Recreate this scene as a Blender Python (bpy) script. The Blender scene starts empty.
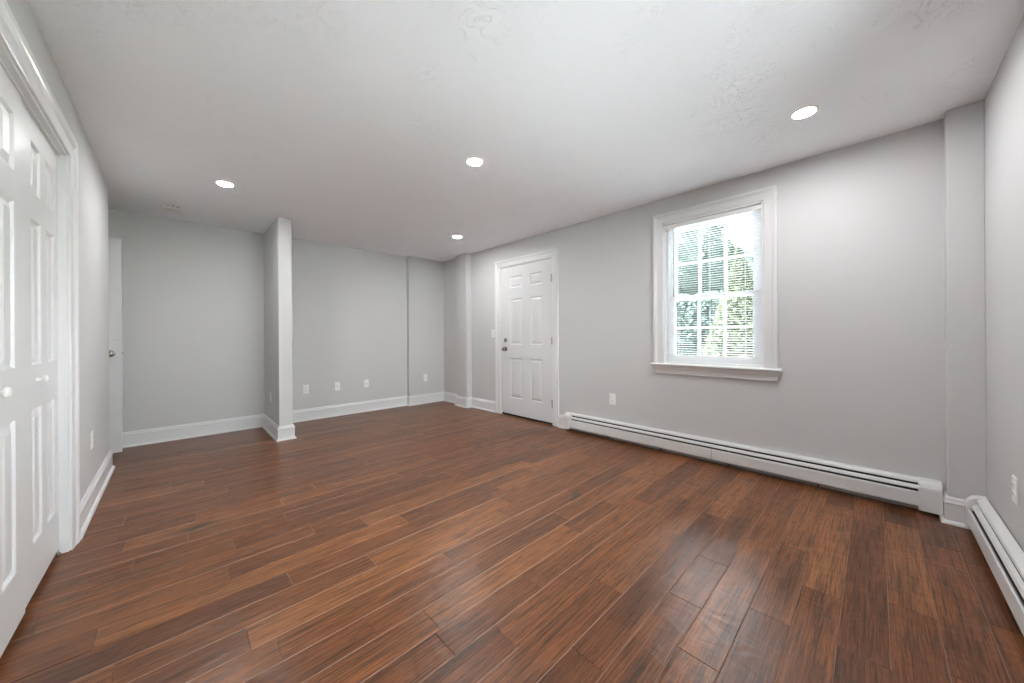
import bpy, math, random
from mathutils import Vector, Matrix
R = random.Random(7)
S = bpy.context.scene
C = S.collection

# ------------------------------------------------------------------ camera
cam_d = bpy.data.cameras.new('camera')
cam = bpy.data.objects.new('camera', cam_d)
C.objects.link(cam)
cam_d.sensor_width = 36.0
cam_d.sensor_fit = 'HORIZONTAL'
cam_d.lens = 36.0 * 349.62 / 1024
cam_d.clip_start = 0.02
cam_d.clip_end = 300
cam_d.shift_x = 0.0011
cam_d.shift_y = -0.0049
TH = 0.7654
ROLL = -0.006
M = Matrix.Rotation(-TH, 4, 'Z') @ Matrix.Rotation(math.pi / 2, 4, 'X') @ Matrix.Rotation(ROLL, 4, 'Z')
M.translation = Vector((0, 0, 1.118))
cam.matrix_world = M
S.camera = cam

# ------------------------------------------------------------------ sky, sun, exposure
SKY = 23.0
LAMP = 500.0
world = bpy.data.worlds.new('sky')
S.world = world
world.use_nodes = True
wn = world.node_tree
wn.nodes.clear()
wo = wn.nodes.new('ShaderNodeOutputWorld')
wb = wn.nodes.new('ShaderNodeBackground')
wt = wn.nodes.new('ShaderNodeTexCoord')
ws = wn.nodes.new('ShaderNodeSeparateXYZ')
wr = wn.nodes.new('ShaderNodeValToRGB')
wn.links.new(wt.outputs['Generated'], ws.inputs[0])
wn.links.new(ws.outputs['Z'], wr.inputs[0])
wr.color_ramp.elements[0].position = 0.0
wr.color_ramp.elements[0].color = (1.0, 1.0, 1.0, 1)
wr.color_ramp.elements[1].position = 0.9
wr.color_ramp.elements[1].color = (0.80, 0.88, 1.0, 1)
wn.links.new(wr.outputs[0], wb.inputs[0])
wb.inputs[1].default_value = SKY
wn.links.new(wb.outputs[0], wo.inputs[0])

sun_d = bpy.data.lights.new('sun', 'SUN')
sun = bpy.data.objects.new('sun', sun_d)
C.objects.link(sun)
sun_d.energy = 400.0
sun_d.angle = math.radians(2)
sun_d.color = (1.0, 0.995, 0.99)
sun.rotation_euler = Vector((0.04, -0.32, -1.0)).to_track_quat('-Z', 'Y').to_euler()

S.view_settings.view_transform = 'Standard'
S.view_settings.look = 'None'
S.view_settings.exposure = 0.16
S.view_settings.gamma = 1.0
S.view_settings.use_curve_mapping = False
try:
    S.cycles.max_bounces = 16
    S.cycles.diffuse_bounces = 10
    S.cycles.glossy_bounces = 4
    S.cycles.transparent_max_bounces = 24
    S.cycles.sample_clamp_indirect = 20.0
    S.cycles.caustics_reflective = False
    S.cycles.caustics_refractive = False
    S.cycles.use_denoising = True
except Exception:
    pass

# ------------------------------------------------------------------ dimensions (metres)
H = 2.44
XL, XW, XK = -0.409, 3.412, 3.296
YA, YP, YB, YC, YN = 5.362, 4.492, 5.326, 5.256, -0.433
XAL = -1.30          # far left end of the entry alcove
YL = 4.56           # where the closet wall ends

# ------------------------------------------------------------------ materials
def mat(name, base, rough=0.5, metal=0.0, spec=0.5, coat=0.0):
    m = bpy.data.materials.new(name)
    m.use_nodes = True
    b = m.node_tree.nodes['Principled BSDF']
    b.inputs['Base Color'].default_value = (*base, 1)
    b.inputs['Roughness'].default_value = rough
    b.inputs['Metallic'].default_value = metal
    b.inputs['Specular IOR Level'].default_value = spec
    b.inputs['Coat Weight'].default_value = coat
    return m

def bump_noise(m, scale, strength, dist=0.002, detail=4, stretch=(1, 1, 1)):
    nt = m.node_tree
    tc = nt.nodes.new('ShaderNodeTexCoord')
    mp = nt.nodes.new('ShaderNodeMapping')
    mp.inputs['Scale'].default_value = stretch
    nz = nt.nodes.new('ShaderNodeTexNoise')
    nz.inputs['Scale'].default_value = scale
    nz.inputs['Detail'].default_value = detail
    bp = nt.nodes.new('ShaderNodeBump')
    bp.inputs['Strength'].default_value = strength
    bp.inputs['Distance'].default_value = dist
    nt.links.new(tc.outputs['Object'], mp.inputs[0])
    nt.links.new(mp.outputs[0], nz.inputs['Vector'])
    nt.links.new(nz.outputs['Fac'], bp.inputs['Height'])
    nt.links.new(bp.outputs[0], nt.nodes['Principled BSDF'].inputs['Normal'])
    return m

WALL = bump_noise(mat('wall_paint', (0.572, 0.574, 0.576), 0.62, spec=0.3), 160, 0.25, 0.0008)
TRIM = mat('trim_paint', (0.70, 0.705, 0.71), 0.28)
DOORP = bump_noise(mat('door_paint', (0.66, 0.665, 0.67), 0.30), 60, 0.12, 0.0006, 3, (1, 1, 0.15))
PLASTIC = mat('white_plastic', (0.82, 0.82, 0.80), 0.35)
VINYL = mat('window_vinyl', (0.86, 0.87, 0.88), 0.35)
ENAMEL = mat('heater_enamel', (0.68, 0.68, 0.675), 0.35)
DARK = mat('dark_slot', (0.012, 0.011, 0.010), 0.7)
FIN = mat('aluminium_fin', (0.20, 0.20, 0.20), 0.5, 0.8)
NICKEL = mat('satin_nickel', (0.30, 0.265, 0.23), 0.25, 1.0)
STEEL = mat('hinge_steel', (0.42, 0.41, 0.40), 0.4, 1.0)
WAND = mat('clear_wand', (0.30, 0.32, 0.34), 0.2)
CORD = mat('blind_cord', (0.8, 0.8, 0.8), 0.8)

def ceiling_mat():
    m = mat('ceiling_paint', (0.90, 0.915, 0.935), 0.75, spec=0.2)
    nt = m.node_tree; L = nt.links.new
    tc = nt.nodes.new('ShaderNodeTexCoord')
    n1 = nt.nodes.new('ShaderNodeTexNoise'); n1.inputs['Scale'].default_value = 1.6; n1.inputs['Detail'].default_value = 3
    L(tc.outputs['Object'], n1.inputs['Vector'])
    mx = nt.nodes.new('ShaderNodeVectorMath'); mx.operation = 'MULTIPLY_ADD'
    mx.inputs[1].default_value = (1.3, 1.3, 1.3)
    L(n1.outputs['Color'], mx.inputs[0]); L(tc.outputs['Object'], mx.inputs[2])
    # trowel strokes: thin ridges left where the noise crosses its middle value
    n2 = nt.nodes.new('ShaderNodeTexNoise'); n2.inputs['Scale'].default_value = 15; n2.inputs['Detail'].default_value = 2.5
    L(mx.outputs[0], n2.inputs['Vector'])
    a = nt.nodes.new('ShaderNodeMath'); a.operation = 'SUBTRACT'; a.inputs[1].default_value = 0.5
    L(n2.outputs['Fac'], a.inputs[0])
    b = nt.nodes.new('ShaderNodeMath'); b.operation = 'ABSOLUTE'; L(a.outputs[0], b.inputs[0])
    r = nt.nodes.new('ShaderNodeValToRGB')
    r.color_ramp.elements[0].position = 0.0; r.color_ramp.elements[0].color = (1, 1, 1, 1)
    r.color_ramp.elements[1].position = 0.022; r.color_ramp.elements[1].color = (0, 0, 0, 1)
    L(b.outputs[0], r.inputs[0])
    n3 = nt.nodes.new('ShaderNodeTexNoise'); n3.inputs['Scale'].default_value = 2.6; n3.inputs['Detail'].default_value = 3
    L(tc.outputs['Object'], n3.inputs['Vector'])
    r3 = nt.nodes.new('ShaderNodeValToRGB')
    r3.color_ramp.elements[0].position = 0.47; r3.color_ramp.elements[1].position = 0.62
    L(n3.outputs['Fac'], r3.inputs[0])
    mu = nt.nodes.new('ShaderNodeMath'); mu.operation = 'MULTIPLY'
    L(r.outputs[0], mu.inputs[0]); L(r3.outputs[0], mu.inputs[1])
    n4 = nt.nodes.new('ShaderNodeTexNoise'); n4.inputs['Scale'].default_value = 30; n4.inputs['Detail'].default_value = 4
    L(tc.outputs['Object'], n4.inputs['Vector'])
    ad = nt.nodes.new('ShaderNodeMath'); ad.operation = 'MULTIPLY_ADD'; ad.inputs[1].default_value = 0.55
    L(n4.outputs['Fac'], ad.inputs[0]); L(mu.outputs[0], ad.inputs[2])
    bp = nt.nodes.new('ShaderNodeBump'); bp.inputs['Strength'].default_value = 0.65; bp.inputs['Distance'].default_value = 0.0052
    L(ad.outputs[0], bp.inputs['Height']); L(bp.outputs[0], nt.nodes['Principled BSDF'].inputs['Normal'])
    return m
CEIL = ceiling_mat()

def wood_mat():
    m = mat('hickory_planks', (0.1, 0.05, 0.03), 0.3)
    nt = m.node_tree; L = nt.links.new
    P = nt.nodes['Principled BSDF']
    at = nt.nodes.new('ShaderNodeAttribute'); at.attribute_name = 'plank'
    tc = nt.nodes.new('ShaderNodeTexCoord')
    off = nt.nodes.new('ShaderNodeVectorMath'); off.operation = 'MULTIPLY_ADD'
    off.inputs[1].default_value = (37, 23, 11)
    L(at.outputs['Color'], off.inputs[0]); L(tc.outputs['Object'], off.inputs[2])
    sep = nt.nodes.new('ShaderNodeSeparateColor'); L(at.outputs['Color'], sep.inputs[0])
    def mapping(sx, sy):
        mp = nt.nodes.new('ShaderNodeMapping'); mp.inputs['Scale'].default_value = (sx, sy, 1)
        L(off.outputs[0], mp.inputs[0]); return mp
    def noise(vec, scale, detail, rough=0.6, dist=0.0):
        n = nt.nodes.new('ShaderNodeTexNoise'); n.inputs['Scale'].default_value = scale
        n.inputs['Detail'].default_value = detail; n.inputs['Roughness'].default_value = rough
        n.inputs['Distortion'].default_value = dist
        L(vec.outputs[0], n.inputs['Vector']); return n
    def ramp(src, pts):
        r = nt.nodes.new('ShaderNodeValToRGB'); e = r.color_ramp.elements
        while len(e) < len(pts): e.new(0.5)
        for k, (p, c) in enumerate(pts): e[k].position = p; e[k].color = (*c, 1)
        L(src, r.inputs[0]); return r
    def mix(kind, f, a, b):
        x = nt.nodes.new('ShaderNodeMix'); x.data_type = 'RGBA'; x.blend_type = kind
        if isinstance(f, (int, float)): x.inputs['Factor'].default_value = f
        else: L(f, x.inputs['Factor'])
        for s, v in (('A', a), ('B', b)):
            sock = [i for i in x.inputs if i.name == s and i.type == 'RGBA'][0]
            if isinstance(v, tuple): sock.default_value = (*v, 1)
            else: L(v, sock)
        return [o for o in x.outputs if o.type == 'RGBA'][0]
    # plank tone
    tone = ramp(sep.outputs[0], [(0.0, (0.118, 0.0415, 0.0155)), (0.25, (0.150, 0.0545, 0.0200)), (0.75, (0.180, 0.0680, 0.0245)), (1.0, (0.228, 0.0920, 0.0345))])
    # broad streaks along the board
    st = noise(mapping(1.5, 14), 1.0, 5, 0.62, 0.7)
    stc = ramp(st.outputs['Fac'], [(0.30, (0.50, 0.47, 0.45)), (0.5, (1, 1, 1)), (0.70, (1.3, 1.27, 1.22))])
    c1 = mix('MULTIPLY', 0.9, tone.outputs[0], stc.outputs[0])
    # fine grain
    fg = noise(mapping(4.5, 125), 1.0, 5, 0.7, 0.3)
    fgc = ramp(fg.outputs['Fac'], [(0.38, (0.34, 0.31, 0.29)), (0.52, (1.05, 1.05, 1.05)), (0.70, (1.45, 1.42, 1.38))])
    c2 = mix('MULTIPLY', 0.95, c1, fgc.outputs[0])
    # cathedral figure
    wv = nt.nodes.new('ShaderNodeTexWave'); wv.wave_type = 'BANDS'; wv.bands_direction = 'Y'
    wv.inputs['Scale'].default_value = 9; wv.inputs['Distortion'].default_value = 12
    wv.inputs['Detail'].default_value = 3; wv.inputs['Detail Scale'].default_value = 1.2
    L(mapping(0.9, 3.2).outputs[0], wv.inputs['Vector'])
    wvc = ramp(wv.outputs['Fac'], [(0.0, (0.72, 0.70, 0.68)), (0.4, (1, 1, 1)), (1.0, (1.08, 1.08, 1.08))])
    c3 = mix('MULTIPLY', 0.8, c2, wvc.outputs[0])
    # knots and mineral stains
    kn = noise(mapping(3.0, 9.0), 1.0, 3.5, 0.62, 0.7)
    knf = ramp(kn.outputs['Fac'], [(0.27, (0.85,) * 3), (0.39, (0, 0, 0))])
    c4 = mix('MIX', knf.outputs[0], c3, (0.030, 0.020, 0.016))
    L(c4, P.inputs['Base Color'])
    # roughness
    P.inputs['Roughness'].default_value = 0.32
    P.inputs['Specular IOR Level'].default_value = 0.42
    # hand scraped relief
    s1 = noise(mapping(3.0, 22), 1.0, 2, 0.5, 0.5)
    s2 = noise(mapping(9, 5), 1.0, 2, 0.5, 0.8)
    ad = nt.nodes.new('ShaderNodeMath'); ad.operation = 'MULTIPLY_ADD'; ad.inputs[1].default_value = 0.7
    L(s1.outputs['Fac'], ad.inputs[0]); L(s2.outputs['Fac'], ad.inputs[2])
    ad2 = nt.nodes.new('ShaderNodeMath'); ad2.operation = 'MULTIPLY_ADD'; ad2.inputs[1].default_value = 0.08
    L(fg.outputs['Fac'], ad2.inputs[0]); L(ad.outputs[0], ad2.inputs[2])
    bp = nt.nodes.new('ShaderNodeBump'); bp.inputs['Strength'].default_value = 0.8; bp.inputs['Distance'].default_value = 0.0048
    L(ad2.outputs[0], bp.inputs['Height']); L(bp.outputs[0], P.inputs['Normal'])
    return m
WOOD = wood_mat()
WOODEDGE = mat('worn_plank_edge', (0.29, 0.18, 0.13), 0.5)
WOODGAP = mat('plank_gap', (0.020, 0.010, 0.007), 0.8)

def glass_mat():
    m = bpy.data.materials.new('window_glass'); m.use_nodes = True
    nt = m.node_tree; nt.nodes.clear(); L = nt.links.new
    o = nt.nodes.new('ShaderNodeOutputMaterial'); mx = nt.nodes.new('ShaderNodeMixShader')
    t = nt.nodes.new('ShaderNodeBsdfTransparent'); t.inputs[0].default_value = (0.93, 0.96, 0.95, 1)
    g = nt.nodes.new('ShaderNodeBsdfGlossy'); g.inputs['Roughness'].default_value = 0.02
    f = nt.nodes.new('ShaderNodeFresnel'); f.inputs[0].default_value = 1.45
    L(f.outputs[0], mx.inputs[0]); L(t.outputs[0], mx.inputs[1]); L(g.outputs[0], mx.inputs[2]); L(mx.outputs[0], o.inputs[0])
    return m
GLASS = glass_mat()

def slat_mat():
    m = bpy.data.materials.new('blind_slat'); m.use_nodes = True
    nt = m.node_tree; L = nt.links.new
    P = nt.nodes['Principled BSDF']; P.inputs['Base Color'].default_value = (0.86, 0.87, 0.88, 1); P.inputs['Roughness'].default_value = 0.35
    tr = nt.nodes.new('ShaderNodeBsdfTranslucent'); tr.inputs[0].default_value = (0.85, 0.87, 0.9, 1)
    mx = nt.nodes.new('ShaderNodeMixShader'); mx.inputs[0].default_value = 0.28
    L(P.outputs[0], mx.inputs[1]); L(tr.outputs[0], mx.inputs[2]); L(mx.outputs[0], nt.nodes['Material Output'].inputs[0])
    return m
SLAT = slat_mat()

def emit_mat(name, col, s):
    m = bpy.data.materials.new(name); m.use_nodes = True
    nt = m.node_tree; nt.nodes.clear()
    o = nt.nodes.new('ShaderNodeOutputMaterial'); e = nt.nodes.new('ShaderNodeEmission')
    e.inputs[0].default_value = (*col, 1); e.inputs[1].default_value = s
    nt.links.new(e.outputs[0], o.inputs[0]); return m
LAMPM = emit_mat('lamp_diffuser', (1.0, 0.99, 0.985), LAMP)

def leaf_mat(name, c1, c2):
    m = mat(name, c1, 0.9, spec=0.0)
    nt = m.node_tree; L = nt.links.new
    P = nt.nodes['Principled BSDF']
    tc = nt.nodes.new('ShaderNodeTexCoord')
    n = nt.nodes.new('ShaderNodeTexNoise'); n.inputs['Scale'].default_value = 1.7; n.inputs['Detail'].default_value = 6
    L(tc.outputs['Object'], n.inputs['Vector'])
    r = nt.nodes.new('ShaderNodeValToRGB')
    r.color_ramp.elements[0].position = 0.35; r.color_ramp.elements[0].color = (*c1, 1)
    r.color_ramp.elements[1].position = 0.65; r.color_ramp.elements[1].color = (*c2, 1)
    L(n.outputs['Fac'], r.inputs[0]); L(r.outputs[0], P.inputs['Base Color'])
    tr = nt.nodes.new('ShaderNodeBsdfTranslucent'); L(r.outputs[0], tr.inputs[0])
    mx = nt.nodes.new('ShaderNodeMixShader'); mx.inputs[0].default_value = 0.45
    L(P.outputs[0], mx.inputs[1]); L(tr.outputs[0], mx.inputs[2]); L(mx.outputs[0], nt.nodes['Material Output'].inputs[0])
    return m

# ------------------------------------------------------------------ mesh helpers
class MB:
    def __init__(s): s.v = []; s.f = []; s.mi = []
    def add(s, vs, fs, mi=0):
        o = len(s.v); s.v += [tuple(p) for p in vs]
        s.f += [tuple(i + o for i in f) for f in fs]; s.mi += [mi] * len(fs)
    def box(s, a, b, mi=0):
        x0, y0, z0 = [min(p, q) for p, q in zip(a, b)]; x1, y1, z1 = [max(p, q) for p, q in zip(a, b)]
        s.add([(x0,y0,z0),(x1,y0,z0),(x1,y1,z0),(x0,y1,z0),(x0,y0,z1),(x1,y0,z1),(x1,y1,z1),(x0,y1,z1)],
              [(0,3,2,1),(4,5,6,7),(0,1,5,4),(1,2,6,5),(2,3,7,6),(3,0,4,7)], mi)
    def prism(s, poly, f0, f1, mi=0):
        """closed polygon poly [(a,b)] swept between map functions f0 and f1"""
        n = len(poly); vs = [f0(a, b) for a, b in poly] + [f1(a, b) for a, b in poly]
        s.add(vs, [tuple(range(n - 1, -1, -1)), tuple(range(n, 2 * n))] + [(i, (i + 1) % n, (i + 1) % n + n, i + n) for i in range(n)], mi)
    def sweep(s, path, prof, fn, mi=0, closed=False):
        """path [(p,q)] in a plane, prof [(w,t)]: w = offset to the left of the path, t = height; fn(p,q,t) -> 3D"""
        n = len(path); N = []
        for i in range(n):
            def nrm(a, b):
                dx, dy = b[0] - a[0], b[1] - a[1]; l = math.hypot(dx, dy); return (-dy / l, dx / l)
            pr = nrm(path[i - 1], path[i]) if (i > 0 or closed) else None
            nx = nrm(path[i], path[(i + 1) % n]) if (i < n - 1 or closed) else None
            if pr and nx:
                k = 1 + pr[0] * nx[0] + pr[1] * nx[1]; N.append(((pr[0] + nx[0]) / k, (pr[1] + nx[1]) / k))
            else: N.append(pr or nx)
        m = len(prof); vs = []
        for (p, q), (a, b) in zip(path, N):
            for w, t in prof: vs.append(fn(p + a * w, q + b * w, t))
        fs = []
        for i in range(n if closed else n - 1):
            j = (i + 1) % n
            for k in range(m):
                l = (k + 1) % m; fs.append((i * m + k, j * m + k, j * m + l, i * m + l))
        if not closed: fs += [tuple(range(m - 1, -1, -1)), tuple((n - 1) * m + k for k in range(m))]
        s.add(vs, fs, mi)
    def lathe(s, prof, fn, seg=24, mi=0):
        """prof [(r,h)] around an axis; fn(x,y,h) -> 3D"""
        vs = []; m = len(prof)
        for i in range(seg):
            a = 2 * math.pi * i / seg
            for r, h in prof: vs.append(fn(r * math.cos(a), r * math.sin(a), h))
        fs = []
        for i in range(seg):
            j = (i + 1) % seg
            for k in range(m - 1): fs.append((i * m + k, j * m + k, j * m + k + 1, i * m + k + 1))
        s.add(vs, fs, mi)
    def tube(s, a, b, r, seg=8, mi=0):
        a, b = Vector(a), Vector(b); d = (b - a).normalized()
        u = d.orthogonal().normalized(); w = d.cross(u)
        s.lathe([(0, 0), (r, 0), (r, 1), (0, 1)], lambda x, y, h: tuple(a + (b - a) * h + u * x + w * y), seg, mi)
    def build(s, name, mats, parent=None, smooth=False, bevel=0.0):
        me = bpy.data.meshes.new(name); me.from_pydata(s.v, [], s.f)
        if not isinstance(mats, (list, tuple)): mats = [mats]
        for m in mats: me.materials.append(m)
        for p, i in zip(me.polygons, s.mi): p.material_index = i; p.use_smooth = smooth
        me.validate(); me.update()
        import bmesh
        bm = bmesh.new(); bm.from_mesh(me); bmesh.ops.remove_doubles(bm, verts=bm.verts, dist=1e-6)
        bmesh.ops.recalc_face_normals(bm, faces=bm.faces); bm.to_mesh(me); bm.free()
        o = bpy.data.objects.new(name, me); C.objects.link(o)
        if parent: o.parent = parent
        if smooth:
            try: me.set_sharp_from_angle(angle=math.radians(40))
            except Exception: pass
        if bevel:
            b = o.modifiers.new('bevel', 'BEVEL'); b.width = bevel; b.segments = 2; b.limit_method = 'ANGLE'; b.angle_limit = math.radians(40)
        return o

def tag(o, label, cat, group=None, kind=None):
    o['label'] = label; o['category'] = cat
    if group: o['group'] = group
    if kind: o['kind'] = kind
    return o
def struct(o, label, cat): return tag(o, label, cat, kind='structure')
def empty(name, loc=(0, 0, 0), rz=0.0):
    o = bpy.data.objects.new(name, None); C.objects.link(o); o.location = loc; o.rotation_euler = (0, 0, rz)
    o.empty_display_size = 0.05; return o
def copy_tree(o, parent=None):
    c = o.copy(); C.objects.link(c); c.parent = parent
    for ch in [x for x in list(bpy.data.objects) if x.parent == o]: copy_tree(ch, c)
    return c

# ------------------------------------------------------------------ room shell
T = 0.14
mb = MB(); mb.box((XAL - T, YN - T, -0.16), (XW + T, YA + T, -0.006)); sub = mb
# floor: real planks with eased edges, boards run across the room
W = 0.1325; Y0 = -0.035
known = {-3: [2.26], -2: [2.896, 1.83], -1: [2.144], 0: [1.714, 2.95], 1: [2.018], 2: [1.695, 2.333], 3: [1.297], 4: [1.92, 1.548],
         5: [1.0245, 2.40], 6: [2.025, 1.393], 7: [0.885], 8: [1.168, 0.7045], 9: [1.65, 2.093], 10: [0.5415], 11: [0.9945],
         12: [1.4835, 0.193], 13: [-0.155], 14: [0.38], 15: [1.01, -0.22], 16: [0.18], 17: [0.574], 18: [0.2255], 19: [0.493, -0.155], 20: [0.0465]}
pl = MB(); cols = []; edge = []
FX0, FX1 = XAL - 0.02, XW + 0.04
for k in range(-4, 42):
    y0 = Y0 + k * W; y1 = y0 + W
    if y0 > YA + 0.05: break
    ks = sorted(known.get(k, []))
    js = list(ks)
    if not js: js = [R.uniform(-0.6, 0.9)]
    while js[0] - FX0 > 1.25: js.insert(0, js[0] - R.uniform(0.7, 1.35))
    while FX1 - js[-1] > 1.05: js.append(js[-1] + R.uniform(0.85 if k < 14 else 0.6, 1.8 if k < 14 else 1.5))
    js = [FX0] + [j for j in js if FX0 + 0.1 < j < FX1 - 0.1] + [FX1]
    g, e = 0.0004, 0.0022
    for a, b in zip(js, js[1:]):
        x0, x1, ya, yb = a + g, b - g, y0 + g, y1 - g
        dz = R.uniform(-0.0006, 0)
        top = [(x0 + e * .6, ya + e, dz), (x1 - e * .6, ya + e, dz), (x1 - e * .6, yb - e, dz), (x0 + e * .6, yb - e, dz)]
        rim = [(x0, ya, dz - 0.0014), (x1, ya, dz - 0.0014), (x1, yb, dz - 0.0014), (x0, yb, dz - 0.0014)]
        low = [(x, y, -0.006) for x, y, _ in rim]
        pl.add(top + rim + low, [(0, 1, 2, 3)] + [(4 + i, 4 + (i + 1) % 4, (i + 1) % 4, i) for i in range(4)] + [(8 + i, 8 + (i + 1) % 4, 4 + (i + 1) % 4, 4 + i) for i in range(4)])
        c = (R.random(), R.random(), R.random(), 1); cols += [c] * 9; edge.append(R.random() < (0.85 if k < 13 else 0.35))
n_planks_faces = len(pl.f)
pl.box((XAL - T, YN - T, -0.16), (XW + T, YA + T, -0.006), 1)
me = bpy.data.meshes.new('floor'); me.from_pydata(pl.v, [], pl.f)
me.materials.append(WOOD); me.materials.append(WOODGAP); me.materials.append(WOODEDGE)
at = me.color_attributes.new('plank', 'FLOAT_COLOR', 'CORNER')
for p in me.polygons:
    p.material_index = pl.mi[p.index]
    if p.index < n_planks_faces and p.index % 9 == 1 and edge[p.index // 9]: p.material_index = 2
    c = cols[p.index] if p.index < n_planks_faces else (0.5, 0.5, 0.5, 1)
    for li in p.loop_indices: at.data[li].color = c
me.update()
floor = bpy.data.objects.new('floor', me); C.objects.link(floor)
struct(floor, 'dark reddish brown hand scraped hardwood plank floor across the room', 'floor')

mb = MB(); mb.box((XAL - T, YN - T, H), (XW + T, YA + T, H + 0.15))
struct(mb.build('ceiling', CEIL), 'white ceiling with a troweled plaster texture', 'ceiling')

# window wall (right), with holes for the entry door and the window
DY0, DY1, DZ = 2.796, 3.768, 2.112        # door rough opening
WY0, WY1, WZ0, WZ1 = 0.616, 1.417, 0.84, 2.20
mb = MB()
X1 = XW + T
for y0, y1, z0, z1 in ((YN, WY0, 0, H), (WY0, WY1, 0, WZ0 - 0.02), (WY0, WY1, WZ1, H), (WY1, DY0, 0, H), (DY0, DY1, DZ, H), (DY1, YC, 0, H)):
    mb.box((XW, y0, z0), (X1, y1, z1))
struct(mb.build('wall_right', WALL), 'long light grey wall holding the window and the entry door', 'wall')
mb = MB(); mb.box((XK, YN, 0), (XW, -0.298, H))
struct(mb.build('wall_right_near_column', WALL, bevel=0.003), 'shallow grey boxed column in the corner beside the near heater', 'wall')
mb = MB(); mb.box((3.312, 4.456, 0), (XW, 4.718, H))
struct(mb.build('wall_right_far_column', WALL, bevel=0.003), 'shallow grey boxed column left of the entry door', 'wall')
# back walls
mb = MB(); mb.box((XAL, YA, 0), (0.88, YA + T, H))
struct(mb.build('wall_back_alcove', WALL), 'grey alcove wall behind the open door, left of the stub wall', 'wall')
mb = MB(); mb.box((0.88, YB, 0), (2.749, YB + T, H)); mb.box((2.749, YC, 0), (X1, YB + T, H))
struct(mb.build('wall_back', WALL), 'grey back wall with three small wall plates and a shallow step', 'wall')
mb = MB(); mb.box((0.814, YP, 0), (0.942, YB + 0.04, H))
struct(mb.build('wall_back_stub', WALL, bevel=0.004), 'short grey stub wall dividing the alcove from the room', 'wall')
# closet wall (left)
CY0, CY1, CZ = 0.53, 2.955, 2.095
mb = MB()
mb.box((XL - 0.12, YN - T, 0), (XL, CY0, H)); mb.box((XL - 0.12, CY0, CZ), (XL, CY1, H)); mb.box((XL - 0.12, CY1, 0), (XL, YL, H))
mb.box((XAL, YL - 0.12, 0), (XL - 0.12, YL, H))
struct(mb.build('wall_left', WALL, bevel=0.002), 'grey wall on the left with the wide closet opening', 'wall')
mb = MB(); mb.box((-1.10, YN - T, 0), (-1.02, YL - 0.12, H)); 
struct(mb.build('wall_closet_back', WALL), 'hidden grey back wall inside the closet', 'wall')
mb = MB(); mb.box((XAL - T, YL - 0.12, 0), (XAL, YA + T, H))
struct(mb.build('wall_alcove_side', WALL), 'grey side wall of the alcove beyond the closet corner', 'wall')
# near wall, with an unseen window added behind the camera to let in daylight
NX0, NX1, NZ0, NZ1 = 0.44, 2.12, 0.86, 2.20
mb = MB()
for x0, x1, z0, z1 in ((-1.10, NX0, 0, H), (NX0, NX1, 0, NZ0), (NX0, NX1, NZ1, H), (NX1, X1, 0, H)):
    mb.box((x0, YN - T, z0), (x1, YN, z1))
struct(mb.build('wall_near', WALL), 'light grey wall at the right edge above the second heater', 'wall')

# ------------------------------------------------------------------ baseboards
BASE = [(0, 0), (0.030, 0), (0.030, 0.006), (0.027, 0.013), (0.021, 0.019), (0.015, 0.022), (0.015, 0.118), (0.018, 0.121), (0.018, 0.127), (0.014, 0.131),
        (0.011, 0.140), (0.0115, 0.146), (0.008, 0.152), (0.003, 0.157), (0, 0.157)]
def baseboard(name, path, label):
    mb = MB(); mb.sweep(path, BASE, lambda p, q, t: (p, q, t))
    return struct(mb.build(name, TRIM), label, 'baseboard')
# path direction chosen so that 'left' points into the room
baseboard('baseboard_left', [(XL - 0.02, YL), (XL, YL), (XL, 3.062)][::-1] if False else [(XL, 3.062), (XL, YL), (XL - 0.5, YL)][::-1], 'white baseboard on the closet wall, left edge of the photo')
baseboard('baseboard_alcove', [(0.814, YP), (0.814, YA), (-1.25, YA)][::1] if False else [(0.942, YB), (0.942, YP), (0.814, YP), (0.814, YA), (-1.28, YA)], 'white baseboard wrapping the alcove and the stub wall')
baseboard('baseboard_back', [(XW, 3.865), (XW, 4.456), (3.312, 4.456), (3.312, 4.718), (XW, 4.718), (XW, YC), (2.749, YC), (2.749, YB), (0.96, YB)], 'white baseboard along the back wall and far corner up to the entry door')
baseboard('baseboard_right', [(XW, 2.572), (XW, 2.687)], 'short piece of white baseboard between entry door and heater')
baseboard('baseboard_near', [(3.266, YN), (XK, YN), (XK, -0.298), (XW, -0.298), (XW, -0.288)], 'white baseboard around the near corner column between the two heaters')

# ------------------------------------------------------------------ casings
CASE = [(0, 0), (0, 0.011), (0.004, 0.013), (0.050, 0.015), (0.056, 0.019), (0.060, 0.016), (0.066, 0.020), (0.072, 0.024), (0.088, 0.024), (0.090, 0.021), (0.090, 0)]
def casing(name, s0, s1, ztop, fn, label=None, parent=None, zb=0.0, prof=CASE):
    # (fn: s, z, t) path goes up one side, over, down the other; offset outward
    mb = MB(); mb.sweep([(s0, zb), (s0, ztop), (s1, ztop), (s1, zb)], prof, fn)
    o = mb.build(name, TRIM, parent)
    if label: struct(o, label, 'door casing')
    return o
casing('trim_1', 2.788, 3.774, 2.112, lambda s, z, t: (XW - t, s, z), 'white moulded casing around the entry door')
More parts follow.
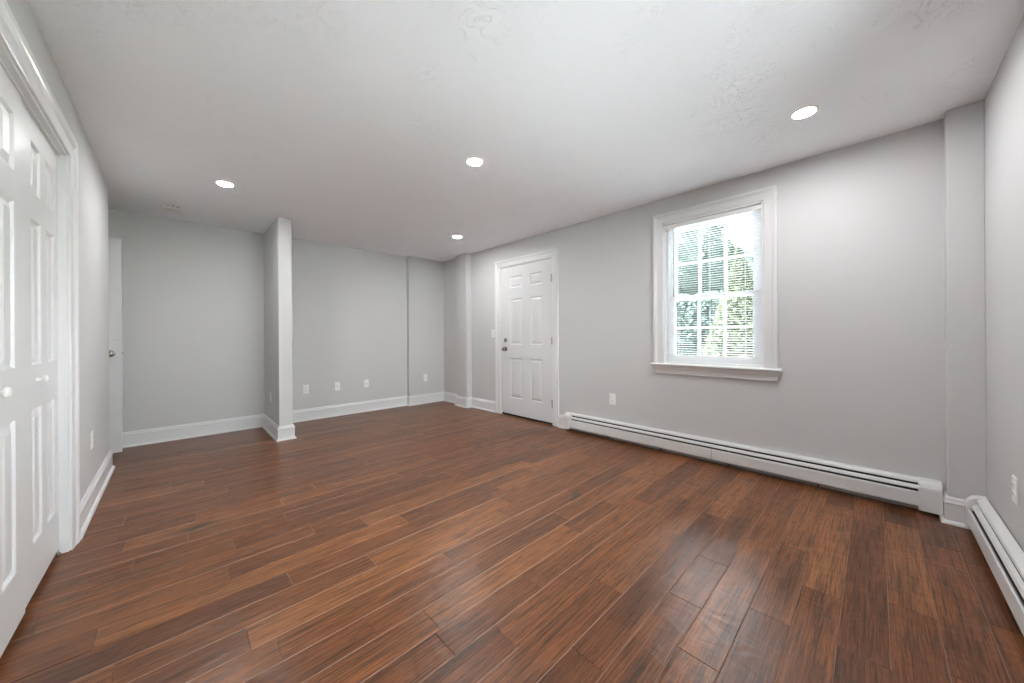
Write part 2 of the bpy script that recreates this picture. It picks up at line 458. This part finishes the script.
# reveal jamb of the entry door
mb = MB()
mb.box((XW - 0.004, 2.785, 0), (X1, 2.803, DZ)); mb.box((XW - 0.004, 3.759, 0), (X1, 3.777, DZ)); mb.box((XW - 0.004, 2.785, 2.103), (X1, 3.777, 2.118))
mb.box((XW + 0.046, 2.80, 0), (XW + 0.06, 2.815, 2.105)); mb.box((XW + 0.046, 3.747, 0), (XW + 0.06, 3.762, 2.105)); mb.box((XW + 0.046, 2.80, 2.09), (XW + 0.06, 3.762, 2.105))
mb.box((XW + 0.02, 2.80, 0), (X1, 3.762, 0.0235), 1)
struct(mb.build('trim_2', [TRIM, DARK]), 'white jamb and dark threshold inside the entry door casing', 'door jamb')

# ------------------------------------------------------------------ panel doors
def panel_slab(w, h, t, cols_, rows_, name, parent=None, raise_=0.0025, depth=0.011):
    """local: x across, y from 0 (front, faces -y) to t, z up"""
    mb = MB()
    xs = sorted({0, w, *[a for c in cols_ for a in c]}); zs = sorted({0, h, *[a for c in rows_ for a in c]})
    for side in (0, 1):
        fy = (lambda d: d) if side == 0 else (lambda d: t - d)
        for xa, xb in zip(xs, xs[1:]):
            for za, zb in zip(zs, zs[1:]):
                if (xa, xb) in [tuple(c) for c in cols_] and (za, zb) in [tuple(c) for c in rows_]:
                    rings = [(0, 0), (0.004, 0.0015), (0.012, depth * .85), (0.019, depth), (0.042, raise_), (0.043, raise_ - .0005)]
                    vs = []
                    for i, d in rings: vs += [(xa + i, fy(d), za + i), (xb - i, fy(d), za + i), (xb - i, fy(d), zb - i), (xa + i, fy(d), zb - i)]
                    fs = []
                    for r in range(len(rings) - 1):
                        for k in range(4): fs.append((r * 4 + k, r * 4 + (k + 1) % 4, r * 4 + 4 + (k + 1) % 4, r * 4 + 4 + k))
                    b = (len(rings) - 1) * 4; fs.append((b, b + 1, b + 2, b + 3)); mb.add(vs, fs)
                else:
                    mb.add([(xa, fy(0), za), (xb, fy(0), za), (xb, fy(0), zb), (xa, fy(0), zb)], [(0, 1, 2, 3)])
    mb.add([(0, 0, 0), (w, 0, 0), (w, t, 0), (0, t, 0), (0, 0, h), (w, 0, h), (w, t, h), (0, t, h)], [(0, 3, 2, 1), (4, 5, 6, 7), (1, 2, 6, 5), (3, 0, 4, 7)])
    return mb.build(name, DOORP, parent)

def knob(parent, x, z, t, name='door_knob', m=NICKEL, both=True, latch=None):
    """round knob with rosette through a slab whose faces are y=0 and y=t"""
    mb = MB()
    prof = [(0, 0), (0.032, 0), (0.033, 0.003), (0.030, 0.008), (0.016, 0.011), (0.012, 0.016), (0.012, 0.026), (0.017, 0.031), (0.025, 0.036), (0.028, 0.044), (0.027, 0.052), (0.021, 0.059), (0.010, 0.062), (0, 0.0625)]
    mb.lathe(prof, lambda a, b, h: (x + a, -h, z + b), 28)
    if both: mb.lathe(prof, lambda a, b, h: (x + a, t + h, z + b), 28)
    o = mb.build(name, m, parent, smooth=True)
    if latch is not None:
        lb = MB(); lb.box((latch[0], t * .3, z - .011), (latch[1], t * .7, z + .011)); lb.build('latch_bolt', STEEL, parent, bevel=0.002)
    return o

ROWS = [(0.228, 0.792), (0.978, 1.620), (1.770, 1.935)]
# entry door: hinges on the near (right) side; local x runs toward -Y so that the front faces -X
d1 = empty('door_1', (XW + 0.004, 3.755, 0.026), -math.pi / 2)
panel_slab(0.949, 2.072, 0.042, [(0.183, 0.418), (0.568, 0.787)], ROWS, 'door_slab', d1)
knob(d1, 0.092, 0.915, 0.042)
mb = MB()
mb.lathe([(0, 0), (0.031, 0), (0.032, 0.004), (0.029, 0.010), (0.022, 0.013), (0, 0.013)], lambda a, b, h: (0.092 + a, -h, 1.04 + b), 26)
dbolt = mb.build('deadbolt', NICKEL, d1, smooth=True)
mb = MB(); mb.box((0.092 - 0.005, -0.030, 1.04 - 0.016), (0.092 + 0.005, -0.010, 1.04 + 0.016)); mb.build('thumb_turn', NICKEL, dbolt, bevel=0.003)
for hz in (0.245, 1.035, 1.825):
    mb = MB(); mb.tube((0.953, -0.006, hz - .048), (0.953, -0.006, hz + .048), 0.0065, 12)
    mb.tube((0.953, -0.006, hz - .054), (0.953, -0.006, hz - .048), 0.004, 8); mb.tube((0.953, -0.006, hz + .048), (0.953, -0.006, hz + .054), 0.004, 8)
    mb.box((0.930, -0.0015, hz - .045), (0.951, 0.001, hz + .045)); mb.build('hinge', STEEL, d1)
struct(d1, 'white six panel entry door with deadbolt and round knob', 'door')

# open door folded back against the alcove wall
d6 = empty('door_2', (-1.235, 5.000, 0.036), 0)
panel_slab(0.866, 2.038, 0.035, [(0.115, 0.375), (0.489, 0.749)], ROWS, 'door_slab', d6)
knob(d6, 0.795, 0.942, 0.035, latch=(0.862, 0.878))
mb = MB(); mb.box((0.755, -0.0010, 1.072), (0.864, 0.0002, 1.0740)); mb.build('rail_joint', STEEL, d6)
for hz in (0.245, 1.035, 1.825):
    m2 = MB(); m2.tube((-0.006, 0.041, hz - .048), (-0.006, 0.041, hz + .048), 0.0065, 12); m2.box((-0.06, 0.036, hz - .045), (0.02, 0.038, hz + .045)); m2.build('hinge', STEEL, d6)
struct(d6, 'white door standing open in the alcove behind the closet wall corner, knob on its free edge', 'door')

# closet bifold leaves; local x runs toward +Y, front faces +X
def leaf(n, y0, w, cols_, kx, label):
    e = empty('door_%d' % n, (XL - 0.030, y0 + 0.0015, 0.035), math.pi / 2)
    panel_slab(w - 0.003, 2.045, 0.032, cols_, [(0.205, 0.785), (0.970, 1.605), (1.715, 1.935)], 'door_slab', e)
    if kx is not None:
        mb = MB(); mb.lathe([(0, 0), (0.010, 0), (0.008, 0.004), (0.006, 0.014), (0.010, 0.019), (0.017, 0.022), (0.0185, 0.027), (0.016, 0.032), (0.008, 0.035), (0, 0.0355)], lambda a, b, h: (kx + a, -h, 0.905 + b), 22)
        mb.build('door_knob', PLASTIC, e, smooth=True)
    struct(e, label, 'closet door'); return e
leaf(3, 2.345, 0.60, [(0.136, 0.286), (0.372, 0.524)], 0.205, 'white panelled closet door leaf with a small white knob, beside the right jamb')
l2 = leaf(4, 1.742, 0.60, [(0.104, 0.260), (0.343, 0.496)], 0.275, 'white panelled closet door leaf cut by the left edge of the photo')
l2.location.x += 0.006
leaf(5, 1.139, 0.60, [(0.104, 0.256), (0.343, 0.496)], 0.325, 'white panelled closet door leaf outside the left edge of the photo')
leaf(6, 0.538, 0.60, [(0.076, 0.228), (0.314, 0.464)], None, 'white panelled closet door leaf farthest outside the left edge of the photo')
CASE2 = [(0, 0), (0, 0.012), (0.004, 0.014), (0.052, 0.017), (0.058, 0.021), (0.063, 0.017), (0.069, 0.022), (0.077, 0.026), (0.103, 0.026), (0.106, 0.022), (0.106, 0)]
casing('trim_3', CY0, CY1, CZ, lambda s, z, t: (XL + t, s, z), 'white moulded casing around the wide closet opening', prof=CASE2)
mb = MB()
mb.box((XL - 0.13, CY1 - 0.012, 0), (XL + 0.002, CY1 + 0.004, CZ)); mb.box((XL - 0.13, CY0 - 0.004, 0), (XL + 0.002, CY0 + 0.006, CZ)); mb.box((XL - 0.13, CY0, CZ - 0.012), (XL + 0.002, CY1, CZ + 0.004))
mb.box((XL - 0.028, CY0 + .01, CZ - 0.022), (XL - 0.018, CY1 - .01, CZ - 0.010))
struct(mb.build('trim_4', TRIM), 'white jamb lining inside the closet opening', 'door jamb')
mb = MB(); mb.box((XL - 0.055, CY1 - 0.05, 0.0), (XL - 0.025, CY1 - 0.012, 0.012)); mb.box((XL - 0.034, CY1 - 0.05, 0.0), (XL - 0.031, CY1 - 0.012, 0.032))
tag(mb.build('door_pivot_bracket', STEEL), 'small metal pivot bracket on the floor at the closet jamb', 'bracket')

# ------------------------------------------------------------------ windows
def window(root, yA, yB, z0, z1, xw, fn, with_rail=True):
    """fn(d, s, z): d = distance outward from the wall face, s = along the wall"""
    def bx(mb, d0, s0, z0_, d1, s1, z1_, mi=0): mb.box(fn(d0, s0, z0_), fn(d1, s1, z1_), mi)
    f = MB()
    for s0, s1 in ((yA, yA + 0.014), (yB - 0.014, yB)): bx(f, 0, s0, z0, T, s1, z1)
    bx(f, 0, yA, z1 - 0.014, T, yB, z1); bx(f, 0.03, yA, z0, T + 0.02, yB, z0 + 0.03)
    for s0, s1 in ((yA + 0.014, yA + 0.034), (yB - 0.034, yB - 0.014)): bx(f, 0.045, s0, z0, T, s1, z1)
    bx(f, 0.045, yA, z1 - 0.05, T, yB, z1 - 0.014)
    f.build('frame', VINYL, root)
    zm = z0 + (z1 - z0) * 0.464
    def sash(name, d, za, zb, bot, top):
        m = MB(); sA, sB = yA + 0.036, yB - 0.036; st = 0.05
        bx(m, d, sA, za, d + 0.03, sA + st, zb); bx(m, d, sB - st, za, d + 0.03, sB, zb)
        bx(m, d, sA + st, za, d + 0.03, sB - st, za + bot); bx(m, d, sA + st, zb - top, d + 0.03, sB - st, zb)
        n = 3
        for k in (1, 2):
            s = sA + st + (sB - sA - 2 * st) * k / 3; bx(m, d + 0.006, s - 0.011, za + bot, d + 0.024, s + 0.011, zb - top)
        zc = (za + bot + zb - top) / 2; bx(m, d + 0.005, sA + st, zc - 0.011, d + 0.025, sB - st, zc + 0.011)
        o = m.build(name, VINYL, root)
        g = MB(); bx(g, d + 0.013, sA + st - .005, za + bot - .005, d + 0.017, sB - st + .005, zb - top + .005); g.build('glass', GLASS, o)
        return o
    lo = sash('lower_sash', 0.052, z0 + 0.03, zm + 0.018, 0.05, 0.032)
    sash('upper_sash', 0.086, zm - 0.018, z1 - 0.05, 0.034, 0.036)
    k = MB(); c = (yA + yB) / 2; bx(k, 0.040, c - 0.03, zm + 0.004, 0.060, c + 0.03, zm + 0.026); k.build('sash_lock', VINYL, lo, bevel=0.004)

w1 = empty('window_1', (0, 0, 0))
fnR = lambda d, s, z: (XW + d, s, z)
window(w1, WY0, WY1, WZ0, WZ1, XW, fnR)
casing('casing', WY0 - 0.001, WY1 + 0.001, 2.199, lambda s, z, t: (XW - t, s, z), parent=w1, zb=0.852)
mb = MB()
mb.prism([(0.06, 0.832), (0.06, 0.853), (-0.050, 0.853), (-0.056, 0.849), (-0.058, 0.8425), (-0.056, 0.836), (-0.050, 0.832)],
         lambda a, z: (XW + a, 0.500, z), lambda a, z: (XW + a, 1.523, z))
mb.build('window_sill', TRIM, w1)
mb = MB()
AP = [(0, 0.752), (0.008, 0.752), (0.010, 0.758), (0.006, 0.762), (0.007, 0.775), (0.012, 0.792), (0.022, 0.805), (0.024, 0.812), (0.028, 0.815), (0.030, 0.822), (0.036, 0.832), (0, 0.832)]
mb.sweep([(XW, 1.480), (XW - 0.008, 1.480), (XW - 0.008, 0.538), (XW, 0.538)][::-1], AP, lambda p, q, t: (p, q, t))
mb.build('apron', TRIM, w1)
struct(w1, 'white double hung window with grilles in the long grey wall', 'window')

w2 = empty('fill_window', (0, 0, 0))  # unseen window, added as a daylight source to brighten the room
fnN = lambda d, s, z: (s, YN - d, z)
window(w2, NX0, 1.275, NZ0, NZ1, YN, fnN)
window(w2, 1.285, NX1, NZ0, NZ1, YN, fnN)
casing('casing', NX0 - 0.001, NX1 + 0.001, NZ1 - 0.001, lambda s, z, t: (s, YN + t, z), parent=w2, zb=NZ0 + 0.01)
mb = MB(); mb.box((NX0 - 0.11, YN - 0.05, NZ0 - 0.01), (NX1 + 0.11, YN + 0.055, NZ0 + 0.012)); mb.build('window_sill', TRIM, w2, bevel=0.004)
mb = MB(); mb.box((1.274, YN - T, NZ0), (1.286, YN + 0.006, NZ1)); mb.build('mullion', VINYL, w2)
struct(w2, 'white double window added unseen in the near wall behind the viewer for fill daylight', 'window')

# ------------------------------------------------------------------ blind
bl = empty('window_blind', (XW + 0.022, 1.0165, 0.90))
BX, BY0, BY1 = 0.0, -0.378, 0.378
mb = MB(); mb.box((-0.014, BY0 - .006, 1.238), (0.014, BY1 + .006, 1.272)); mb.build('headrail', PLASTIC, bl, bevel=0.002)
mb = MB(); NS = 58; z_lo, z_hi = 0.052, 1.226
for i in range(NS):
    z = z_lo + (z_hi - z_lo) * i / (NS - 1)
    tilt = math.radians(4.8)
    pts = []
    for k in range(5):
        a = -0.0125 + 0.025 * k / 4; h = 0.0010 * (1 - (a / 0.0125) ** 2)
        pts.append((a * math.cos(tilt), z + h + a * math.sin(tilt)))
    vs = [(a, BY0, h) for a, h in pts] + [(a, BY1, h) for a, h in pts]
    mb.add(vs, [(k, k + 1, k + 6, k + 5) for k in range(4)])
mb.build('slats', SLAT, bl, smooth=True)
mb = MB(); mb.box((-0.012, BY0, 0.022), (0.012, BY1, 0.036)); mb.build('bottom_rail', PLASTIC, bl, bevel=0.003)
for y in (-0.27, 0.0, 0.27):
    mb = MB(); mb.tube((-0.0135, y, 0.036), (-0.0135, y, 1.24), 0.0009, 5); mb.tube((0.0135, y, 0.036), (0.0135, y, 1.24), 0.0009, 5); mb.build('ladder_cord', CORD, bl)
mb = MB(); mb.tube((-0.020, 0.305, 0.585), (-0.020, 0.305, 1.235), 0.0038, 6); mb.build('tilt_wand', WAND, bl)
mb = MB(); mb.tube((-0.018, 0.345, 0.70), (-0.018, 0.345, 1.24), 0.0012, 5); mb.tube((-0.018, 0.338, 0.74), (-0.018, 0.338, 1.24), 0.0012, 5); mb.build('lift_cord', CORD, bl)
tag(bl, 'white horizontal mini blind lowered and open inside the window', 'window blind')

# ------------------------------------------------------------------ baseboard heaters
def heater(L, name, label, joins, capL, capR):
    """local: x along length 0..L, y = 0 at wall and negative into the room"""
    r = empty(name)
    def ex(mb, poly, a, b, mi=0): mb.prism(poly, lambda d, z: (a, -d, z), lambda d, z: (b, -d, z), mi)
    segs = [0] + joins + [L]
    m = MB(); ex(m, [(0.002, 0.02), (0.006, 0.02), (0.006, 0.196), (0.034, 0.190), (0.037, 0.180), (0.040, 0.181), (0.037, 0.193), (0.032, 0.198), (0.004, 0.206), (0.002, 0.206)], 0.005, L - 0.005); m.build('back_panel', ENAMEL, r)
    m = MB(); ex(m, [(0.036, 0.163), (0.048, 0.156), (0.053, 0.145), (0.055, 0.146), (0.050, 0.159), (0.037, 0.167)], 0.01, L - 0.01); m.build('damper', ENAMEL, r)
    fp = None
    for i, (a, b) in enumerate(zip(segs, segs[1:])):
        m = MB(); o = 0.0008 * (i % 2)
        ex(m, [(0.058, 0.130), (0.063 + o, 0.134), (0.0665 + o, 0.132), (0.068 + o, 0.127), (0.068 + o, 0.050), (0.066 + o, 0.042), (0.060, 0.038), (0.060, 0.042), (0.064, 0.046), (0.064, 0.126), (0.056, 0.128)], a + 0.003, b - 0.0008); m.build('front_panel', ENAMEL, r)
    m = MB(); ex(m, [(0.0062, 0.02), (0.0095, 0.02), (0.0095, 0.05), (0.054, 0.05), (0.054, 0.128), (0.0095, 0.128), (0.0095, 0.192), (0.0062, 0.194)], 0.05, L - 0.05); m.build('fin_shade_liner', DARK, r)  # element plus near-black back liner, painting in the shade behind the slots
    for a, b in ((0, capL), (L - capR, L)):
        if b - a < 0.01: continue
        m = MB(); ex(m, [(0.001, 0.018), (0.001, 0.210), (0.030, 0.207), (0.050, 0.200), (0.064, 0.186), (0.073, 0.166), (0.0745, 0.150), (0.0745, 0.020)], a, b); m.build('end_cap', ENAMEL, r, bevel=0.003)
    for x in [L * k / 5 for k in range(1, 5)]:
        m = MB(); m.prism([(.004, .018), (.050, .018), (.050, .05), (.036, .05), (.040, .155), (.036, .168), (.030, .168), (.030, .05), (.004, .05)], lambda d, z: (x - .005, -d, z), lambda d, z: (x + .005, -d, z)); m.build('bracket', FIN, r)
    tag(r, label, 'heater'); return r
h1 = heater(2.853, 'baseboard_heater', 'long white baseboard heater under the window on the right wall', [1.585], 0.075, 0.095)
h1.location = (XW, 2.572, 0.0); h1.rotation_euler = (0, 0, -math.pi / 2)
h2 = heater(2.3, 'baseboard_heater', 'white baseboard heater along the near wall at the right edge of the photo', [1.8], 0.048, 0.075)
h2.location = (3.262, YN + 0.005, 0.0); h2.rotation_euler = (0, 0, math.pi)

# ------------------------------------------------------------------ wall plates
def plate(kind, label, loc, rz, group=None):
    """local: x across, faces -y, base at plate bottom"""
    name = {'duplex': 'wall_outlet', 'coax': 'coaxial_wall_plate', 'decora': 'wall_outlet', 'switch': 'light_switch'}[kind]
    r = empty(name, loc, rz)
    m = MB(); w, h = 0.072, 0.117
    m.prism([(-w/2, 0), (w/2, 0), (w/2, h), (-w/2, h)], lambda a, z: (a, -0.0005, z), lambda a, z: (a * .95, -0.006, (z - h/2) * .97 + h/2)); m.build('cover_plate', PLASTIC, r, bevel=0.0012)
    c = h / 2
    if kind == 'duplex':
        for dz in (-0.0195, 0.0195):
            m = MB(); m.lathe([(0.0165, -0.005), (0.0165, 0.0015), (0.0158, 0.0025), (0, 0.0025)], lambda a, b, hh: (a, -0.006 - hh, c + dz + max(-.0135, min(.0135, b))), 24)
            o = m.build('receptacle', PLASTIC, r)
            s = MB(); s.box((-0.0072, -0.0090, c + dz - .001), (-0.0050, -0.0084, c + dz + .008)); s.box((0.0050, -0.0090, c + dz - .001), (0.0072, -0.0084, c + dz + .006)); s.box((-0.002, -0.0090, c + dz - .009), (0.002, -0.0084, c + dz - .005)); s.build('slots', DARK, o)
        m = MB(); m.tube((0, -0.0055, c), (0, -0.0075, c), 0.0028, 10); m.build('screw', PLASTIC, r)
    elif kind == 'coax':
        m = MB(); m.tube((0, -0.005, c), (0, -0.008, c), 0.0075, 6); m.tube((0, -0.008, c), (0, -0.016, c), 0.0046, 12); m.build('coaxial_jack', STEEL, r)
        for dz in (-0.042, 0.042): m = MB(); m.tube((0, -0.0055, c + dz), (0, -0.0072, c + dz), 0.0028, 8); m.build('screw', PLASTIC, r)
    elif kind == 'decora':
        m = MB(); m.box((-0.0165, -0.0080, c - 0.033), (0.0165, -0.005, c + 0.033)); o = m.build('receptacle', PLASTIC, r, bevel=0.001)
        for dz in (-0.018, 0.014):
            s = MB(); s.box((-0.0072, -0.0086, c + dz), (-0.0050, -0.0079, c + dz + .009)); s.box((0.0050, -0.0086, c + dz), (0.0072, -0.0079, c + dz + .007)); s.box((-.0072, -.0081, c + dz - .002), (.0072, -.0079, c + dz)); s.build('slots', DARK, o)
    else:
        m = MB(); m.box((-0.006, -0.0070, c - 0.012), (0.006, -0.004, c + 0.012)); m.build('switch_surround', PLASTIC, r)
        m = MB(); m.prism([(-.004, -.006), (.004, -.006), (.004, .006), (-.004, .006)], lambda a, z: (a, -0.005, c + z), lambda a, z: (a * .8, -0.017, c + 0.006 + z * .6)); m.build('toggle', PLASTIC, r)
    tag(r, label, 'light switch' if kind == 'switch' else ('cable plate' if kind == 'coax' else 'outlet'), group); return r
RW = -math.pi / 2
plate('duplex', 'white duplex outlet on the window wall above the far end of the long heater', (XW, 1.969, 0.375), RW)
plate('switch', 'white light switch on the wall left of the entry door casing', (XW, 3.925, 1.106), RW)
plate('duplex', 'white duplex outlet nearest the stub wall on the back wall', (1.271, YB, 0.362), 0)
plate('coax', 'white cable plate with jack in the middle of the back wall', (1.671, YB, 0.362), 0)
plate('coax', 'white cable plate with jack on the back wall nearest the wall step', (2.082, YB, 0.362), 0)
plate('decora', 'white outlet on the stepped back wall section beside the far corner', (3.042, YC, 0.372), 0)
plate('duplex', 'white outlet on the closet wall near the left edge of the photo', (XL, 3.660, 0.380), math.pi / 2)
plate('duplex', 'white outlet on the shaded side of the stub wall in the alcove', (0.814, 4.945, 0.358), RW)
plate('duplex', 'white outlet on the near wall above the second heater, right edge of the photo', (2.696, YN, 0.363), math.pi)

# ------------------------------------------------------------------ ceiling lights and smoke detector
def downlight():
    r = empty('recessed_ceiling_light')
    m = MB(); m.lathe([(0.053, -0.001), (0.052, -0.006), (0.055, -0.008), (0.062, -0.006), (0.067, -0.002), (0.068, 0.0)], lambda a, b, h: (a, b, h), 40); m.build('trim_ring', PLASTIC, r, smooth=True)
    m = MB(); m.lathe([(0, -0.0060), (0.030, -0.0058), (0.053, -0.005), (0.053, -0.001)], lambda a, b, h: (a, b, h), 40); m.build('diffuser', LAMPM, r, smooth=True)
    return r
LP = [((0.315, 3.844), 'round recessed ceiling light on the left, nearest the alcove'),
      ((1.636, 2.086), 'round recessed ceiling light in the middle of the room'),
      ((2.690, 3.810), 'small round recessed ceiling light above the entry door end of the room'),
      ((2.700, 0.285), 'round recessed ceiling light on the right, nearest the window'),
      ((0.320, 0.298), 'round recessed ceiling light above the viewer, outside the photo')]
proto = downlight()
for i, ((x, y), lab) in enumerate(LP):
    o = proto if i == 0 else copy_tree(proto)
    o.location = (x, y, H); tag(o, lab, 'ceiling light', 'recessed ceiling lights')
sd = empty('smoke_detector', (-0.01, 4.86, H))
m = MB(); m.lathe([(0, 0), (0.070, 0), (0.070, -0.010), (0.066, -0.012)], lambda a, b, h: (a, b, h), 36); m.build('base', PLASTIC, sd, smooth=True)
m = MB(); m.lathe([(0.058, -0.010), (0.058, -0.018)], lambda a, b, h: (a, b, h), 36); m.build('vent_ring', DARK, sd)
m = MB(); m.lathe([(0.066, -0.018), (0.069, -0.022), (0.068, -0.034), (0.056, -0.042), (0.020, -0.044), (0, -0.044)], lambda a, b, h: (a, b, h), 36)
m.lathe([(0.066, -0.018), (0.056, -0.018)], lambda a, b, h: (a, b, h), 36)
for k in range(10):
    a = 2 * math.pi * k / 10; ca, sa = math.cos(a), math.sin(a)
    vs = []
    for rr_, w_ in ((0.056, 0.007), (0.0665, 0.007)):
        for s_ in (-1, 1):
            for z_ in (-0.010, -0.020): vs.append((rr_ * ca - s_ * w_ * sa, rr_ * sa + s_ * w_ * ca, z_))
    m.add(vs, [(0, 1, 3, 2), (4, 6, 7, 5), (0, 4, 5, 1), (2, 3, 7, 6), (1, 5, 7, 3), (0, 2, 6, 4)])
m.build('cover', PLASTIC, sd)
tag(sd, 'round white smoke detector on the ceiling near the alcove', 'smoke detector')

# ------------------------------------------------------------------ outdoors
GZ = -0.55
GRASS = leaf_mat('lawn_grass', (0.045, 0.058, 0.035), (0.07, 0.085, 0.055))
m = MB(); m.box((XW + T + 0.02, -30, GZ - 0.3), (60, 45, GZ)); 
struct(m.build('ground_lawn', GRASS), 'green lawn outside the window', 'lawn')
m = MB(); m.box((-30, -45, GZ - 0.3), (XW + T + 0.02, YN - T - 0.02, GZ - 0.002))
struct(m.build('ground_yard', mat('gravel_yard', (0.165, 0.168, 0.172), 0.9)), 'pale paved yard outside the near wall', 'paving')
m = MB(); m.box((XW + T + 0.02, -8, GZ - 0.1), (9.0, 12, GZ + 0.01))  # unseen slab added to bounce sun up through the window
struct(m.build('ground_bounce', mat('pale_bounce', (0.84, 0.845, 0.85), 0.9)), 'unseen pale slab added outside below the window to bounce sunlight onto the ceiling', 'paving')
BARK = mat('bark', (0.09, 0.065, 0.05), 0.9)
def foliage(name, cx, cy, z0, z1, rad, shape, m_, n, size, label, cat, trunk=True, group=None):
    r = empty(name, (cx, cy, GZ))
    f = MB(); rr = random.Random(int(cx * 100 + cy * 10))
    lobes = [(rr.uniform(-.5, .5), rr.uniform(-.5, .5), rr.uniform(-.4, .5), rr.uniform(.45, .75)) for _ in range(9)]
    for i in range(n):
        if shape == 'cone':
            t = rr.random() ** 1.4; a = rr.uniform(0, 2 * math.pi); q = rad * (1 - t) * rr.uniform(.75, 1.05); p = Vector((q * math.cos(a), q * math.sin(a), z0 + (z1 - z0) * t))
        elif shape == 'hedge':
            p = Vector((rr.uniform(-rad[0], rad[0]), rr.uniform(-rad[1], rad[1]), z0 + (z1 - z0) * rr.random()))
            k = rr.randrange(3)
            if k == 0: p.x = -rad[0] * rr.uniform(.85, 1.05)
            elif k == 1: p.z = z1 * rr.uniform(.95, 1.03)
        else:
            lx, ly, lz, lr = lobes[rr.randrange(9)]
            d = Vector((rr.gauss(0, 1), rr.gauss(0, 1), rr.gauss(0, 1))).normalized() * lr * rr.uniform(.7, 1.0)
            p = Vector(((lx + d.x) * rad, (ly + d.y) * rad, (z0 + z1) / 2 + (lz + d.z) * (z1 - z0) / 2))
        nrm = Vector((rr.gauss(0, 1), rr.gauss(0, 1), rr.gauss(0.4, 1))).normalized(); u = nrm.orthogonal().normalized(); w = nrm.cross(u)
        s = size * rr.uniform(.6, 1.3)
        f.add([p - u * s, p - w * s * .5, p + u * s, p + w * s * .5], [(0, 1, 2, 3)])
    def blob(c, a, b_, h_):
        vs, fs = [], []; n1, n2 = 12, 7
        for i in range(n2 + 1):
            t = math.pi * i / n2
            for j in range(n1):
                q = 2 * math.pi * j / n1; k = rr.uniform(.88, 1.08)
                vs.append((c[0] + a * k * math.sin(t) * math.cos(q), c[1] + b_ * k * math.sin(t) * math.sin(q), c[2] + h_ * k * math.cos(t)))
        for i in range(n2):
            for j in range(n1): fs.append((i * n1 + j, i * n1 + (j + 1) % n1, (i + 1) * n1 + (j + 1) % n1, (i + 1) * n1 + j))
        f.add(vs, fs)
    if shape == 'cone':
        f.lathe([(0, z0), (rad * .8, z0), (0, z1 * .93)], lambda a, b, h: (a, b, h), 12)
    elif shape == 'hedge':
        f.box((-rad[0] * .8, -rad[1] * .97, z0), (rad[0] * .8, rad[1] * .97, z1 * .93))
    else:
        for lx, ly, lz, lr in lobes: blob((lx * rad, ly * rad, (z0 + z1) / 2 + lz * (z1 - z0) / 2), lr * rad * .95, lr * rad * .95, lr * (z1 - z0) / 2 * .95)
    me = bpy.data.meshes.new('foliage'); me.from_pydata(f.v, [], f.f); me.materials.append(m_)
    o = bpy.data.objects.new('foliage', me); C.objects.link(o); o.parent = r
    if trunk:
        t = MB(); t.lathe([(0, 0), (0.16, 0), (0.11, z0 + .3), (0.05, (z0 + z1) / 2), (0, (z0 + z1) / 2)], lambda a, b, h: (a, b, h), 10); t.build('trunk', BARK, r)
    tag(r, label, cat, group); return r
G1 = leaf_mat('hedge_leaf', (0.036, 0.052, 0.048), (0.045, 0.062, 0.055))
G2 = leaf_mat('tree_leaf', (0.034, 0.047, 0.042), (0.043, 0.057, 0.049))
G3 = leaf_mat('yellow_green_leaf', (0.020, 0.025, 0.016), (0.027, 0.032, 0.020))
foliage('hedge', 15.0, 8.6, 0.0, 3.1, (1.2, 5.3), 'hedge', G1, 15000, 0.14, 'tall dense green hedge outside behind the lower window panes', 'hedge', trunk=False)
foliage('conifer_tree', 10.2, 2.33, 0.0, 3.85, 1.15, 'cone', G3, 7000, 0.09, 'pale yellow-green pointed conifer outside at the right of the window', 'tree')
foliage('leafy_tree', 20.0, 7.6, 0.8, 9.2, 2.6, 'round', G2, 12000, 0.20, 'tall pale green tree outside at the left of the upper panes', 'tree')
foliage('leafy_tree', 27.5, 8.1, 0.8, 9.3, 1.9, 'round', G3, 9000, 0.18, 'bright yellow-green tree outside in the middle of the upper panes', 'tree')
foliage('leafy_tree', 36.0, 8.0, 1.0, 9.2, 3.4, 'round', G1, 9000, 0.24, 'dark bluish-green tree outside behind the house at upper right', 'tree')
hs = empty('neighbour_house', (19.5, 1.6, GZ))
SID = mat('blue_grey_siding', (0.010, 0.012, 0.016), 0.7); ROOFM = mat('roof_shingle', (0.12, 0.13, 0.15), 0.9)
m = MB(); m.prism([(-2.2, 0), (2.2, 0), (2.2, 2.6), (0, 5.0), (-2.2, 2.6)][::1], lambda a, z: (0, a, z), lambda a, z: (5, a, z)); m.build('wall', SID, hs)
m = MB()
for sgn in (-1, 1):
    m.prism([(0, 5.0), (0, 5.14), (sgn * 2.6, 2.30), (sgn * 2.6, 2.16)], lambda a, z: (-0.3, a, z), lambda a, z: (5.3, a, z))
m.build('roof', ROOFM, hs)
m = MB()
for sgn in (-1, 1):
    m.prism([(0, 4.88), (0, 5.15), (sgn * 2.62, 2.31), (sgn * 2.62, 2.04)], lambda a, z: (-0.34, a, z), lambda a, z: (-0.30, a, z))
m.build('rake_board', TRIM, hs)
m = MB(); m.box((-0.03, -0.5, 1.0), (0.0, 0.5, 2.2)); wn_ = m.build('window', TRIM, hs); m = MB(); m.box((-0.04, -0.42, 1.08), (-0.028, 0.42, 2.12)); m.build('pane', DARK, wn_)
tag(hs, 'blue-grey gabled house with white rake boards outside at the right of the window', 'house')
